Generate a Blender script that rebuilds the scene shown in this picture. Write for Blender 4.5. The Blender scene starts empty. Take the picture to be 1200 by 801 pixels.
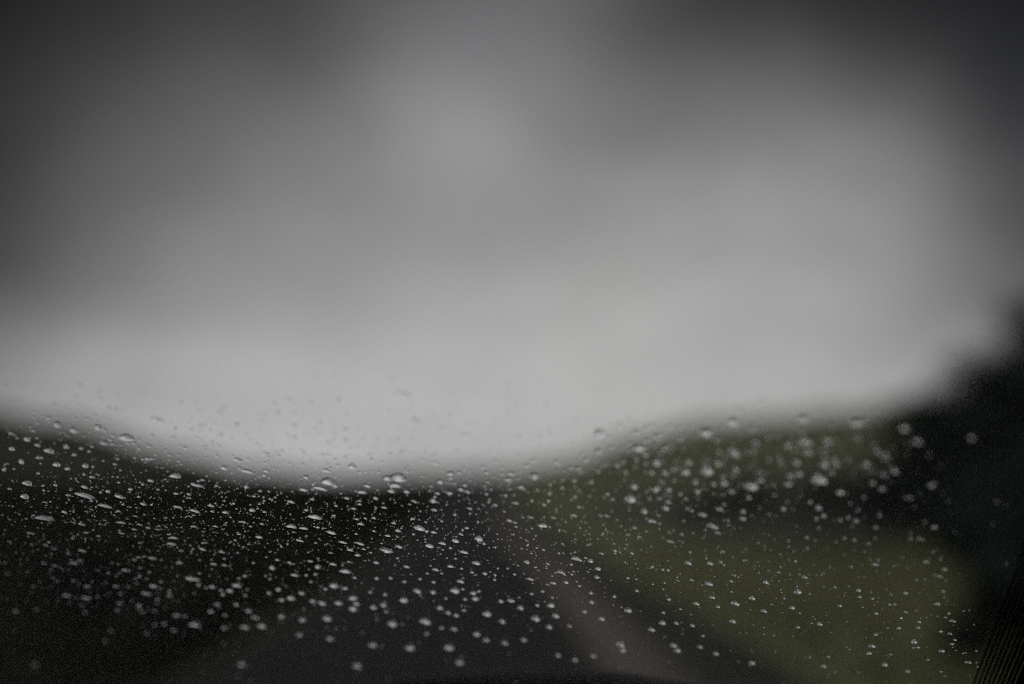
import bpy, bmesh, math, random
from mathutils import Vector, Matrix, noise
R = math.radians
random.seed(7)
scene = bpy.context.scene
col = scene.collection

# ------------------------------------------------------------------ camera
# the passenger's eye in a parked car, looking out low through the wet windscreen
EYE = Vector((0.0, 0.0, 1.20))
PITCH = R(6.03)
FOCAL = 50.0
cam_data = bpy.data.cameras.new('camera')
cam = bpy.data.objects.new('camera', cam_data)
col.objects.link(cam)
cam.location = EYE
cam.rotation_euler = (R(90) + PITCH, 0, 0)
cam_data.lens = FOCAL
cam_data.sensor_width = 36.0
cam_data.clip_start = 0.02
cam_data.clip_end = 6000
cam_data.dof.use_dof = True
cam_data.dof.aperture_fstop = FSTOP = 2.8
cam_data.dof.focus_distance = 0.546
scene.camera = cam

# ------------------------------------------------------------------ sky
world = bpy.data.worlds.new('World')
scene.world = world
world.use_nodes = True
nt = world.node_tree
nt.nodes.clear()


def nd(tree, kind, **kw):
    n = tree.nodes.new(kind)
    for k, v in kw.items():
        setattr(n, k, v)
    return n


def mth(tree, op, a, b=None, c=None, clamp=False):
    n = tree.nodes.new('ShaderNodeMath')
    n.operation = op
    n.use_clamp = clamp
    for i, v in enumerate((a, b, c)):
        if v is None:
            continue
        if isinstance(v, (int, float)):
            n.inputs[i].default_value = v
        else:
            tree.links.new(v, n.inputs[i])
    return n.outputs[0]


SUN_EL, SUN_AZ = R(48), R(35)
sky = nd(nt, 'ShaderNodeTexSky', sky_type='NISHITA', sun_disc=False)
sky.sun_elevation = SUN_EL
sky.sun_rotation = SUN_AZ
bg_air = nd(nt, 'ShaderNodeBackground')
bg_air.inputs['Strength'].default_value = 0.06
nt.links.new(sky.outputs[0], bg_air.inputs['Color'])

tc = nd(nt, 'ShaderNodeTexCoord')
wob = nd(nt, 'ShaderNodeTexNoise')                      # breaks up the edges of the cloud masses
wob.inputs['Scale'].default_value = 3.2
wob.inputs['Detail'].default_value = 4
nt.links.new(tc.outputs['Generated'], wob.inputs['Vector'])
wobc = nd(nt, 'ShaderNodeVectorMath', operation='SUBTRACT')
nt.links.new(wob.outputs['Color'], wobc.inputs[0])
wobc.inputs[1].default_value = (.5, .5, .5)
wobs = nd(nt, 'ShaderNodeVectorMath', operation='SCALE')
nt.links.new(wobc.outputs[0], wobs.inputs[0])
wobs.inputs['Scale'].default_value = 0.10
vec = nd(nt, 'ShaderNodeVectorMath', operation='ADD')
nt.links.new(tc.outputs['Generated'], vec.inputs[0])
nt.links.new(wobs.outputs[0], vec.inputs[1])
sep = nd(nt, 'ShaderNodeSeparateXYZ')
nt.links.new(vec.outputs[0], sep.inputs[0])
X, Y, Z = sep.outputs
az = mth(nt, 'ARCTAN2', X, Y)                            # 0 ahead, + to the right
el = mth(nt, 'ARCSINE', mth(nt, 'MINIMUM', mth(nt, 'MAXIMUM', Z, -1.0), 1.0))

# brightness of the cloud deck by height above the horizon: greyer low down, brighter overhead for the raindrops to pick up
ramp = nd(nt, 'ShaderNodeValToRGB')
nt.links.new(mth(nt, 'DIVIDE', el, R(90), clamp=True), ramp.inputs[0])
ramp.color_ramp.interpolation = 'B_SPLINE'
els = ramp.color_ramp.elements
SKYRAMP = [(0.0, .46), (.045, .49), (.09, .56), (.13, .64), (.17, .73), (.21, .80), (.27, .86), (.38, .90), (.6, .95), (1, 1.0)]
els[0].position, els[1].position = SKYRAMP[0][0], SKYRAMP[-1][0]
els[0].color = (*[SKYRAMP[0][1]] * 3, 1)
els[1].color = (*[SKYRAMP[-1][1]] * 3, 1)
for p, v in SKYRAMP[1:-1]:
    e = els.new(p)
    e.color = (v, v, v, 1)
total = ramp.outputs['Color']
# cloud masses, with lens vignette put into the gains towards the frame edges: azimuth, elevation, half widths (degrees), gain
CLOUD_VIGNETTE = [(-22.5, 2.5, -0.00), (-22.5, 7, -1.14), (-22.5, 11.5, -1.28), (-22.5, 16, -1.09), (-22.5, 20.5, -1.70), (-16, 2.5, 0.03), (-16, 7, -0.08), (-16, 11.5, -0.57), (-16, 16, -0.35), (-16, 20.5, -0.79), (-9.7, 2.5, 0.15), (-9.7, 7, -0.03), (-9.7, 11.5, -0.16), (-9.7, 16, -0.28), (-9.7, 20.5, -0.79), (-3.2, 2.5, 0.00), (-3.2, 7, 0.03), (-3.2, 11.5, -0.26), (-3.2, 16, 0.22), (-3.2, 20.5, -0.35), (3.2, 2.5, 0.09), (3.2, 7, -0.06), (3.2, 11.5, -0.09), (3.2, 16, -0.37), (3.2, 20.5, -0.07), (9.7, 2.5, 0.01), (9.7, 7, -0.07), (9.7, 11.5, -0.11), (9.7, 16, -0.17), (9.7, 20.5, -1.37), (16, 2.5, -0.01), (16, 7, -0.13), (16, 11.5, -0.03), (16, 16, -0.32), (16, 20.5, -1.68), (22.5, 2.5, -0.07), (22.5, 7, -1.08), (22.5, 11.5, -0.97), (22.5, 16, -1.70), (22.5, 20.5, -1.70)]
acc = None
for a, e, g in CLOUD_VIGNETTE:
    da = mth(nt, 'DIVIDE', mth(nt, 'SUBTRACT', az, R(a)), R(5.2))
    de = mth(nt, 'DIVIDE', mth(nt, 'SUBTRACT', el, R(e)), R(3.9))
    q = mth(nt, 'MULTIPLY_ADD', da, da, mth(nt, 'MULTIPLY', de, de))
    ex = mth(nt, 'EXPONENT', mth(nt, 'MULTIPLY', q, -1.0))
    acc = mth(nt, 'MULTIPLY_ADD', ex, g, 0.0 if acc is None else acc)
# ragged edges of the grey bank on the left, and the heavier cloud that carries on round the horizon
for a, e, wa, we, g in ((-21, 8.3, 7, 1.5, -.22), (-19, 5.6, 8, 1.3, .16), (6, 7.5, 9, 1.4, .05), (-9.5, 17.5, 1.8, 2.2, -.18), (-2.5, 14.5, 3.5, 2.0, .10),
                        (-37, 17, 12, 9, -.95), (38, 18, 12, 9, -1.0), (-28, 29, 16, 7, -.8), (27, 30, 16, 7, -.8), (0, 34, 18, 5, -.25), (-75, 24, 22, 10, -.6), (80, 22, 22, 9, -.5),
                        (140, 26, 26, 10, -.4), (-130, 22, 24, 9, -.5), (60, 52, 30, 9, -.3), (-50, 55, 34, 9, -.3)):
    da = mth(nt, 'DIVIDE', mth(nt, 'SUBTRACT', az, R(a)), R(wa))
    de = mth(nt, 'DIVIDE', mth(nt, 'SUBTRACT', el, R(e)), R(we))
    q = mth(nt, 'MULTIPLY_ADD', da, da, mth(nt, 'MULTIPLY', de, de))
    acc = mth(nt, 'MULTIPLY_ADD', mth(nt, 'EXPONENT', mth(nt, 'MULTIPLY', q, -1.0)), g, acc)
gain = mth(nt, 'EXPONENT', acc)
cn = nd(nt, 'ShaderNodeTexNoise')                        # soft mottling of the whole deck
cn.inputs['Scale'].default_value = 5.0
cn.inputs['Detail'].default_value = 3
nt.links.new(vec.outputs[0], cn.inputs['Vector'])
gain = mth(nt, 'MULTIPLY', gain, mth(nt, 'MULTIPLY_ADD', cn.outputs['Fac'], .36, .82))
cn2 = nd(nt, 'ShaderNodeTexNoise')                       # smaller rags of cloud, stretched sideways
cn2.inputs['Scale'].default_value = 13.0
cn2.inputs['Detail'].default_value = 2
mp = nd(nt, 'ShaderNodeMapping')
mp.inputs['Scale'].default_value = (1, 1, 1.8)
nt.links.new(vec.outputs[0], mp.inputs['Vector'])
nt.links.new(mp.outputs[0], cn2.inputs['Vector'])
gain = mth(nt, 'MULTIPLY', gain, mth(nt, 'MULTIPLY_ADD', cn2.outputs['Fac'], .34, .83))
lum = mth(nt, 'MULTIPLY', total, gain)
tint = nd(nt, 'ShaderNodeMix', data_type='RGBA')
tn = nd(nt, 'ShaderNodeTexNoise')
tn.inputs['Scale'].default_value = 4.0
nt.links.new(tc.outputs['Generated'], tn.inputs['Vector'])
nt.links.new(tn.outputs['Fac'], tint.inputs[0])
tint.inputs[6].default_value = (1.035, 1.0, .97, 1)
tint.inputs[7].default_value = (1.0, .98, 1.045, 1)
tsc = nd(nt, 'ShaderNodeVectorMath', operation='SCALE')
nt.links.new(tint.outputs[2], tsc.inputs[0])
nt.links.new(lum, tsc.inputs['Scale'])
bg_cloud = nd(nt, 'ShaderNodeBackground')
nt.links.new(tsc.outputs[0], bg_cloud.inputs['Color'])
mixs = nd(nt, 'ShaderNodeMixShader')
mixs.inputs[0].default_value = 0.97                      # the cloud cover is nearly closed
nt.links.new(bg_air.outputs[0], mixs.inputs[1])
nt.links.new(bg_cloud.outputs[0], mixs.inputs[2])
wo = nd(nt, 'ShaderNodeOutputWorld')
nt.links.new(mixs.outputs[0], wo.inputs[0])

# ------------------------------------------------------------------ sun behind the cloud
sun_d = bpy.data.lights.new('sun', 'SUN')
sun_d.energy = 0.5
sun_d.angle = R(50)
sun_d.color = (1.0, .97, .92)
sun = bpy.data.objects.new('sun', sun_d)
col.objects.link(sun)
sdir = Vector((math.sin(SUN_AZ) * math.cos(SUN_EL), math.cos(SUN_AZ) * math.cos(SUN_EL), math.sin(SUN_EL)))
sun.rotation_euler = sdir.to_track_quat('Z', 'Y').to_euler()

scene.view_settings.view_transform = 'Standard'
scene.view_settings.look = 'None'
scene.view_settings.exposure = EXPOSURE = 0.0
scene.view_settings.gamma = 1
scene.cycles.use_denoising = False                       # the little noise left reads as film grain
scene.cycles.filter_width = 1.0
scene.cycles.max_bounces = 16
scene.cycles.transmission_bounces = 16
scene.cycles.transparent_max_bounces = 12
scene.cycles.sample_clamp_indirect = 4


# ------------------------------------------------------------------ helpers
def tag(o, label=None, cat=None, group=None, kind=None):
    if label: o['label'] = label
    if cat: o['category'] = cat
    if group: o['group'] = group
    if kind: o['kind'] = kind
    return o


def link(name, me, mat=None, parent=None):
    if mat is not None and not me.materials:
        me.materials.append(mat)
    o = bpy.data.objects.new(name, me)
    col.objects.link(o)
    if parent is not None:
        o.parent = parent
    return o


def mesh(name, verts, faces, smooth=False):
    me = bpy.data.meshes.new(name)
    me.from_pydata([tuple(v) for v in verts], [], faces)
    me.update()
    if smooth:
        me.polygons.foreach_set('use_smooth', [True] * len(me.polygons))
    return me


def empty(name, loc=(0, 0, 0), rz=0.0):
    o = bpy.data.objects.new(name, None)
    o.location = loc
    o.rotation_euler = (0, 0, rz)
    o.empty_display_size = .2
    col.objects.link(o)
    return o


def principled(name, color, rough=.7, spec=.3, noise_scale=None, dark=.7, light=1.3, bump=0.0, bscale=None, second=None):
    m = bpy.data.materials.new(name)
    m.use_nodes = True
    t = m.node_tree
    b = t.nodes['Principled BSDF']
    b.inputs['Roughness'].default_value = rough
    b.inputs['Specular IOR Level'].default_value = spec
    b.inputs['Base Color'].default_value = (*color, 1)
    if noise_scale:
        c = nd(t, 'ShaderNodeTexCoord')
        n = nd(t, 'ShaderNodeTexNoise')
        n.inputs['Scale'].default_value = noise_scale
        n.inputs['Detail'].default_value = 6
        n.inputs['Roughness'].default_value = .65
        t.links.new(c.outputs['Object'], n.inputs['Vector'])
        mx = nd(t, 'ShaderNodeMix', data_type='RGBA')
        s = mth(t, 'MULTIPLY_ADD', n.outputs['Fac'], 3.0, -1.0, clamp=True)
        t.links.new(s, mx.inputs[0])
        c2 = second or color
        mx.inputs[6].default_value = (*[k * dark for k in color], 1)
        mx.inputs[7].default_value = (*[k * light for k in c2], 1)
        t.links.new(mx.outputs[2], b.inputs['Base Color'])
        if bump:
            n2 = nd(t, 'ShaderNodeTexNoise')
            n2.inputs['Scale'].default_value = bscale or noise_scale * 8
            n2.inputs['Detail'].default_value = 4
            t.links.new(c.outputs['Object'], n2.inputs['Vector'])
            bp = nd(t, 'ShaderNodeBump')
            bp.inputs['Strength'].default_value = bump
            bp.inputs['Distance'].default_value = .02
            t.links.new(n2.outputs['Fac'], bp.inputs['Height'])
            t.links.new(bp.outputs['Normal'], b.inputs['Normal'])
    return m


def glass(name, ior, color=(1, 1, 1)):
    m = bpy.data.materials.new(name)
    m.use_nodes = True
    t = m.node_tree
    t.nodes.clear()
    g = nd(t, 'ShaderNodeBsdfGlass')
    g.inputs['IOR'].default_value = ior
    g.inputs['Roughness'].default_value = 0.0
    g.inputs['Color'].default_value = (*color, 1)
    o = nd(t, 'ShaderNodeOutputMaterial')
    t.links.new(g.outputs[0], o.inputs[0])
    return m


M = dict(
    asphalt=principled('wet_asphalt', (.0078, .0078, .0074), .9, .025, 1.2, .75, 1.25, .3, 60),
    mud=principled('verge_mud', (.031, .022, .0150), .8, .15, 1.5, .7, 1.25, .4, 20),
    ditch=principled('ditch_soil', (.011, .011, .008), .9, .05, 1.5, .7, 1.3, .4, 20),
    grassland=principled('grassland', (.028, .034, .0105), .9, .1, .09, .7, 1.3, .5, 6, second=(.033, .034, .0105)),
    meadow=principled('meadow', (.105, .121, .057), .9, .1, .12, .8, 1.2, .5, 6, second=(.110, .120, .052)),
    blade=principled('grass_blade', (.100, .110, .055), .7, .15, .3, .6, 1.4, second=(.11, .108, .055)),
    leaf=principled('dark_leaf', (.012, .018, .014), .85, .06, .8, .6, 1.5),
    heather=principled('dark_scrub', (.0065, .0092, .0066), .9, .05, .4, .6, 1.5, second=(.0108, .0112, .0054)),
    bark=principled('bark', (.035, .030, .026), .85, .15, 6, .6, 1.3, .5),
    black=principled('black_plastic', (.012, .012, .013), .65, .25, 60, .8, 1.2, .15, 900),
    rubber=principled('wiper_rubber', (.010, .010, .010), .9, .08, 40, .8, 1.2),
    paint=principled('car_paint', (.020, .022, .025), .35, .5, 30, .95, 1.05),
    lining=principled('headliner_cloth', (.030, .030, .030), .95, .1, 200, .8, 1.2, .2, 1500),
    frit=principled('black_enamel', (.006, .006, .006), .6, .2, 300, .8, 1.2),
    metal=principled('wiper_metal', (.012, .012, .012), .85, .1, 80, .8, 1.2),
)
M['glass'] = glass('windscreen_glass', 1.5, (.985, .995, .985))
M['water'] = glass('water', 1.333)

# ------------------------------------------------------------------ the land
def lerp_table(tab, x):
    if x <= tab[0][0]: return tab[0][1]
    for (a, va), (b, vb) in zip(tab, tab[1:]):
        if x <= b:
            f = (x - a) / (b - a)
            f = f * f * (3 - 2 * f)
            return va + (vb - va) * f
    return tab[-1][1]


RIDGE = [(-420, 46), (-260, 34), (-150, 22), (-95, 14.5), (-66, 11.7), (-55, 9.2), (-44, 6.2), (-32, 3.9), (-20, 3.5), (-9, 3.5),
         (0, 3.6), (7, 4.4), (15.5, 7.0), (22.4, 8.7), (33, 9.9), (43, 11.2), (54, 12.6), (80, 15), (140, 24), (260, 36), (420, 44)]
ROAD_L, ROAD_R = -1.95, .66
VERGE_R, DITCH_R = 1.15, 2.2


def bend(x, y):
    """the lane swings gently to the left ahead"""
    y = max(0, y)
    c = -.00067 * min(y, 35) ** 2 - .02 * max(0, y - 35)
    return c * (1 - min(1, max(0, (abs(x) - 30) / 300)))


def sstep(a, b, x):
    t = min(1, max(0, (x - a) / (b - a)))
    return t * t * (3 - 2 * t)


def height(x, y):
    xs = x * 185 / max(185, y)
    h = lerp_table(RIDGE, xs) * sstep(35, 185, y)
    h *= 1 + .25 * noise.noise(Vector((x * .03, y * .03, 0)))
    h += .55 * noise.noise(Vector((x * .16, y * .05, 7))) * sstep(80, 180, y) * (abs(x) > 10)
    x -= bend(x, y)
    far = sstep(260, 900, y)
    h += far * (4 + 2 * noise.noise(Vector((x * .003, y * .003, 4)))) * min(1, abs(xs) / 60)
    if x > ROAD_R or x < ROAD_L:
        e = (x - ROAD_R) if x > ROAD_R else (ROAD_L - x)
        h += .05 * noise.noise(Vector((x * .7, y * .7, 1))) * min(1, e)
        h += .5 * noise.noise(Vector((x * .06, y * .06, 2))) * sstep(4, 25, e)
    if x > VERGE_R:
        d = x - VERGE_R
        h -= .28 * math.exp(-((d - .55) / .42) ** 2)
        h += .18 * sstep(1.0, 6, d)
    if x < ROAD_L:
        h += 1.0 * sstep(0.5, 2.6, ROAD_L - x) * (1 - sstep(60, 120, y))
    return h


def axis(vals):
    out = []
    for a, b, n in vals:
        out += [a + (b - a) * i / n for i in range(n)]
    return out + [vals[-1][1]]


def sheet(name, xs, ys, dz, mat, kind='structure', parent=None):
    vs = [(x + bend(x, y), y, height(x + bend(x, y), y) + dz) for y in ys for x in xs]
    nx = len(xs)
    fs = [(j * nx + i, j * nx + i + 1, (j + 1) * nx + i + 1, (j + 1) * nx + i) for j in range(len(ys) - 1) for i in range(nx - 1)]
    o = link(name, mesh(name, vs, fs, True), mat, parent)
    tag(o, kind=kind)
    return o


XS = axis([(-3000, -420, 12), (-420, -80, 34), (-80, -12, 45), (-12, -1.96, 22), (-1.96, .66, 8), (.66, 1.15, 5), (1.15, 2.6, 14), (2.6, 12, 20), (12, 80, 50), (80, 420, 34), (420, 3000, 12)])
YS = axis([(-60, 0, 12), (0, 40, 60), (40, 200, 90), (200, 420, 30), (420, 4500, 24)])
ground = sheet('ground', XS, YS, 0, M['grassland'])
# moor side of the road is darker scrub: a second material by position on the sheet
ground.data.materials.append(M['heather'])
ground.data.materials.append(M['ditch'])
ground.data.materials.append(M['meadow'])
for p in ground.data.polygons:
    c = p.center.copy()
    c.x -= bend(c.x, c.y)
    if c.x < ROAD_L:
        p.material_index = 1
    elif VERGE_R - .02 < c.x < DITCH_R:
        p.material_index = 2
    elif c.x > 0 and c.y < 25 + 3 * noise.noise(Vector((c.x * .2, 0, 0))):
        p.material_index = 3
    elif c.x > 5.6 + .8 * math.sin(c.y * .3) and c.y < 78 + 10 * noise.noise(Vector((c.x * .15, 3, 0))):
        p.material_index = 1
RY = axis([(-60, 0, 12), (0, 40, 60), (40, 200, 90), (200, 420, 30), (420, 900, 8)])
road = sheet('road', axis([(ROAD_L, ROAD_R, 16)]), RY, .012, M['asphalt'])
verge = sheet('verge_path', axis([(ROAD_R + .01, VERGE_R, 8)]), RY, .016, M['mud'])


def blades(name, n, xr, yr, hh, mat, lean=.35, wid=.012):
    vs, fs = [], []
    for i in range(n):
        x = random.uniform(*xr)
        y = yr[0] * (yr[1] / yr[0]) ** random.random()
        x += bend(x, y)
        z = height(x, y)
        a = random.uniform(0, 6.283)
        s = hh * random.uniform(.5, 1.3)
        w = wid * (1 + y / 25)
        dx, dy = math.cos(a) * w, math.sin(a) * w
        lx, ly = random.uniform(-lean, lean) * s, random.uniform(-lean, lean) * s
        k = len(vs)
        vs += [(x - dx, y - dy, z - .01), (x + dx, y + dy, z - .01), (x + dx * .6 + lx * .5, y + dy * .6 + ly * .5, z + s * .6), (x + lx, y + ly, z + s)]
        fs += [(k, k + 1, k + 2), (k, k + 2, k + 3)]
    return link(name, mesh(name, vs, fs), mat)


tag(blades('grass', 60000, (DITCH_R, 20), (6, 27), .13, M['blade']), 'short olive grass on the bank beyond the ditch', 'grass', kind='stuff')
tag(blades('roadside_undergrowth', 42000, (-24, ROAD_L - .2), (8, 90), .34, M['heather'], .5, .02), 'dark rough undergrowth beside the far edge of the road', 'undergrowth', kind='stuff')


def leaf_cloud(vs, fs, c, rad, n, size, squash=.8):
    """small leaf faces scattered through a lump, denser towards its skin"""
    for i in range(n):
        u = Vector((random.gauss(0, 1), random.gauss(0, 1), random.gauss(0, 1))).normalized()
        r = rad * (random.random() ** .45)
        p = Vector(c) + Vector((u.x * r, u.y * r, u.z * r * squash))
        a = Vector((random.uniform(-1, 1), random.uniform(-1, 1), random.uniform(-.6, .6))).normalized()
        b = a.cross(u + Vector((.01, .02, .03))).normalized()
        s = size * random.uniform(.6, 1.4)
        k = len(vs)
        vs += [p - a * s, p - b * s * .45, p + a * s, p + b * s * .45]
        fs.append((k, k + 1, k + 2, k + 3))


def limb(vs, fs, p0, p1, r0, r1, n=7):
    d = (p1 - p0).normalized()
    a = d.orthogonal().normalized()
    b = d.cross(a)
    k = len(vs)
    for p, r in ((p0, r0), ((p0 + p1) / 2 + a * r0 * .4, (r0 + r1) / 2), (p1, r1)):
        for i in range(n):
            t = 6.2832 * i / n
            vs.append(p + (a * math.cos(t) + b * math.sin(t)) * r)
    for s in range(2):
        for i in range(n):
            j = (i + 1) % n
            fs.append((k + s * n + i, k + s * n + j, k + (s + 1) * n + j, k + (s + 1) * n + i))


def tree(name, x, y, H, spread, label, cat='tree', low=.12, leaves=9000, size=.09, group=None):
    z = height(x, y)
    root = tag(empty(name, (x, y, z)), label, cat, group)
    tv, tf, cv, cf = [], [], [], []
    limb(tv, tf, Vector((0, 0, -.1)), Vector((.1, .05, H * .55)), H * .035, H * .018, 9)
    limb(tv, tf, Vector((.1, .05, H * .55)), Vector((-.05, .1, H * .9)), H * .018, H * .006, 7)
    lumps = []
    nb = 26
    for i in range(nb):
        f = low + (1 - low) * (i + .5) / nb
        a = i * 2.4 + random.uniform(-.4, .4)
        prof = math.sin(math.pi * min(1, .18 + .8 * f)) ** .7
        L = spread * prof * random.uniform(.55, 1.0)
        p0 = Vector((.08, .05, H * f * .8))
        p1 = Vector((math.cos(a) * L, math.sin(a) * L, H * min(.96, f + .05)))
        limb(tv, tf, p0, p1, H * .012 * (1.2 - f), H * .003, 5)
        lumps.append((p1, spread * random.uniform(.26, .42)))
        lumps.append(((p0 + p1) / 2, spread * random.uniform(.22, .34)))
    for c, r in lumps:
        leaf_cloud(cv, cf, c, r, leaves // len(lumps), size)
    link('trunk', mesh('trunk', tv, tf, True), M['bark'], root)
    link('crown', mesh('crown', cv, cf), M['leaf'], root)
    return root


tree('roadside_tree', 9.7, 33, 3.2, 1.7, 'lowest of the three dark trees, where the grass bank meets the dark right side', low=.05, leaves=7000)
tree('roadside_tree', 11.8, 35, 4.3, 2.0, 'middle one of the three dark trees stepping up towards the right edge', low=.05, leaves=9000)
tree('roadside_tree', 14.2, 36, 5.9, 2.5, 'tallest dark tree, at the right edge, cut off by the windscreen pillar', low=.04, leaves=17000, size=.11)


def bush(x, y, r, h, label, group):
    z = height(x, y)
    root = tag(empty('hedge_bush', (x, y, z)), label, 'bush', group)
    sv, sf, cv, cf = [], [], [], []
    for i in range(6):
        a = i * 1.05 + random.random()
        limb(sv, sf, Vector((0, 0, -.05)), Vector((math.cos(a) * r * .6, math.sin(a) * r * .6, h * random.uniform(.5, .85))), .03, .008, 5)
    for i in range(13):
        a = random.uniform(0, 6.28)
        q = random.random() ** .5 * r * .75
        leaf_cloud(cv, cf, (math.cos(a) * q, math.sin(a) * q, h * random.uniform(.2, .75)), min(r, h) * .38, 170, .07 * max(1, y / 45))
    link('stem', mesh('stem', sv, sf, True), M['bark'], root)
    link('crown', mesh('crown', cv, cf), M['leaf'], root)
    return root


BUSHES = [  # x, y, radius, height, label
    (7.4, 50, 2.2, 1.5, 'low dark bush on the bank, first one beyond the muddy verge'),
    (9.6, 46, 3.0, 1.9, 'dark bush on the grass bank between the lowest bush and the hill foot'),
    (10.4, 40, 2.8, 2.1, 'broad dark bush just before the lowest tree on the grass bank'),
    (8.9, 29, 1.3, 1.9, 'rounded dark bush in front of the lowest tree, beside the pillar'),
    (9.2, 24, 1.2, 2.3, 'tall narrow bush against the right edge, behind the nearest one'),
    (6.7, 18.5, 1.1, 1.5, 'middle-sized dark bush between the nearest bush and the tall narrow one'),
    (4.75, 13.6, .75, 1.15, 'bush nearest the windscreen pillar, standing at the dotted edge of the glass'),
    (12.5, 46, 2.2, 1.7, 'wide low bush behind the lowest tree, along the foot of the green hill'),
    (3.1, 8.9, .48, 1.05, 'small dark shrub closest to the car, at the lower right corner'),
]
for b in BUSHES:
    bush(*b, 'bushes around the grass bank')

# ------------------------------------------------------------------ the windscreen and the car round it
RAKE = R(30)
Y1 = .508            # how far ahead the glass is at eye height
XC = -.45            # middle of the car, seen from the passenger's seat
BOW = .30
THICK = .0045
Z0, Z1 = 1.045, 1.46


def gy(x, z, outer=0.0):
    return Y1 - (z - EYE.z) / math.tan(RAKE) - BOW * (x - XC) ** 2 + BOW * XC ** 2 + outer / math.sin(RAKE)


def gpoint(x, z, outer=0.0):
    return Vector((x, gy(x, z, outer), z))


def gframe(x, z):
    """outward normal, across, up the slope"""
    n = Vector((2 * BOW * (x - XC), 1, 1 / math.tan(RAKE))).normalized()
    u = Vector((1, -2 * BOW * (x - XC), 0)).normalized()
    v = n.cross(u).normalized()
    if v.z < 0: v = -v
    return n, u, v


def hit(o, d, outer):
    t = .45
    for i in range(30):
        p = o + d * t
        f = p.y - gy(p.x, p.z, outer)
        q = o + d * (t + 1e-4)
        g = (q.y - gy(q.x, q.z, outer) - f) / 1e-4
        t -= f / g
    return o + d * t


FPX = FOCAL / 36 * 1200


def view_ray(px, py):
    d = Vector(((px - 600) / FPX, -(py - 400.5) / FPX, -1))
    return Matrix.Rotation(R(90) + PITCH, 3, 'X') @ d


def on_glass(px, py):
    """where a sight line through the pane leaves its outer face, bending in the glass on the way"""
    d = view_ray(px, py).normalized()
    p = hit(EYE, d, 0)
    n = gframe(p.x, p.z)[0]
    ci = d.dot(n)
    e = 1 / 1.5
    k = math.sqrt(1 - e * e * (1 - ci * ci))
    d2 = (d * e + n * (k - e * ci)).normalized()
    t = THICK / d2.dot(n)
    q = p + d2 * t
    return q


def depth_of(p):
    v = p - EYE
    return v.dot(view_ray(600, 400.5).normalized())


# right edge of the clear glass, from two sighted points on it
eA, eB = hit(EYE, view_ray(1139, 798).normalized(), 0), hit(EYE, view_ray(1161.6, 738).normalized(), 0)


def edge_x(z):
    return eA.x + (z - eA.z) * (eB.x - eA.x) / (eB.z - eA.z)


car = tag(empty('parked_car', (XC, 0, 0)), 'dark car the view is taken from, its windscreen covered with rain', 'car')


def cpart(name, me, mat, parent=car, smooth=None):
    """car parts are modelled in world coordinates"""
    o = link(name, me, mat, parent)
    if parent is car:
        o.location = -car.location
    return o


FRIT = .075
NX, NZ = 72, 56
vs, fs = [], []
for side in (0.0, THICK):
    for j in range(NZ + 1):
        z = Z0 + (Z1 - Z0) * j / NZ
        xr = edge_x(z) + FRIT
        xl = 2 * XC - xr
        for i in range(NX + 1):
            vs.append(gpoint(xl + (xr - xl) * i / NX, z, side))
W = NX + 1
off = W * (NZ + 1)
for j in range(NZ):
    for i in range(NX):
        a = j * W + i
        fs.append((a, a + 1, a + W + 1, a + W))
        fs.append((off + a, off + a + W, off + a + W + 1, off + a + 1))
smooth_n = len(fs)
for i in range(NX):
    fs.append((i, off + i, off + i + 1, i + 1))
    a = NZ * W + i
    fs.append((a, a + 1, off + a + 1, off + a))
for j in range(NZ):
    a = j * W
    fs.append((a, a + W, off + a + W, off + a))
    a = j * W + NX
    fs.append((a, off + a, off + a + W, a + W))
me = mesh('windscreen', vs, fs)
bm = bmesh.new(); bm.from_mesh(me); bmesh.ops.recalc_face_normals(bm, faces=bm.faces); bm.to_mesh(me); bm.free()
me.polygons.foreach_set('use_smooth', [i < smooth_n for i in range(len(me.polygons))])
es = [len({vi >= off for vi in e.vertices}) > 1 or (all(v % off // W in (0, NZ) for v in e.vertices) and 0) for e in me.edges]
me.set_sharp_from_angle(angle=R(40))
windscreen = cpart('windscreen', me, M['glass'])


def band(name, x0f, x1f, zs, mat, inset=-.0006, n=2):
    vs, fs = [], []
    for z in zs:
        for i in range(n + 1):
            x = x0f(z) + (x1f(z) - x0f(z)) * i / n
            vs.append(gpoint(x, z, inset))
    w = n + 1
    for j in range(len(zs) - 1):
        for i in range(n):
            a = j * w + i
            fs.append((a, a + 1, a + w + 1, a + w))
    return mesh(name, vs, fs, True)


zs = [Z0 + (Z1 - Z0) * i / 40 for i in range(41)]
DOTB = .0155         # width of the dotted transition
fb = cpart('edge_band', band('edge_band', lambda z: edge_x(z) + DOTB, lambda z: edge_x(z) + FRIT, zs, M['frit']), M['frit'])
fb2 = cpart('edge_band', band('edge_band', lambda z: 2 * XC - edge_x(z) - FRIT, lambda z: 2 * XC - edge_x(z) - DOTB, zs, M['frit']), M['frit'])
ztop = [Z1 - .05, Z1 - .025, Z1]
cpart('edge_band', band('edge_band', lambda z: 2 * XC - edge_x(z) - DOTB, lambda z: edge_x(z) + DOTB, ztop, M['frit'], n=60), M['frit'])
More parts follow.
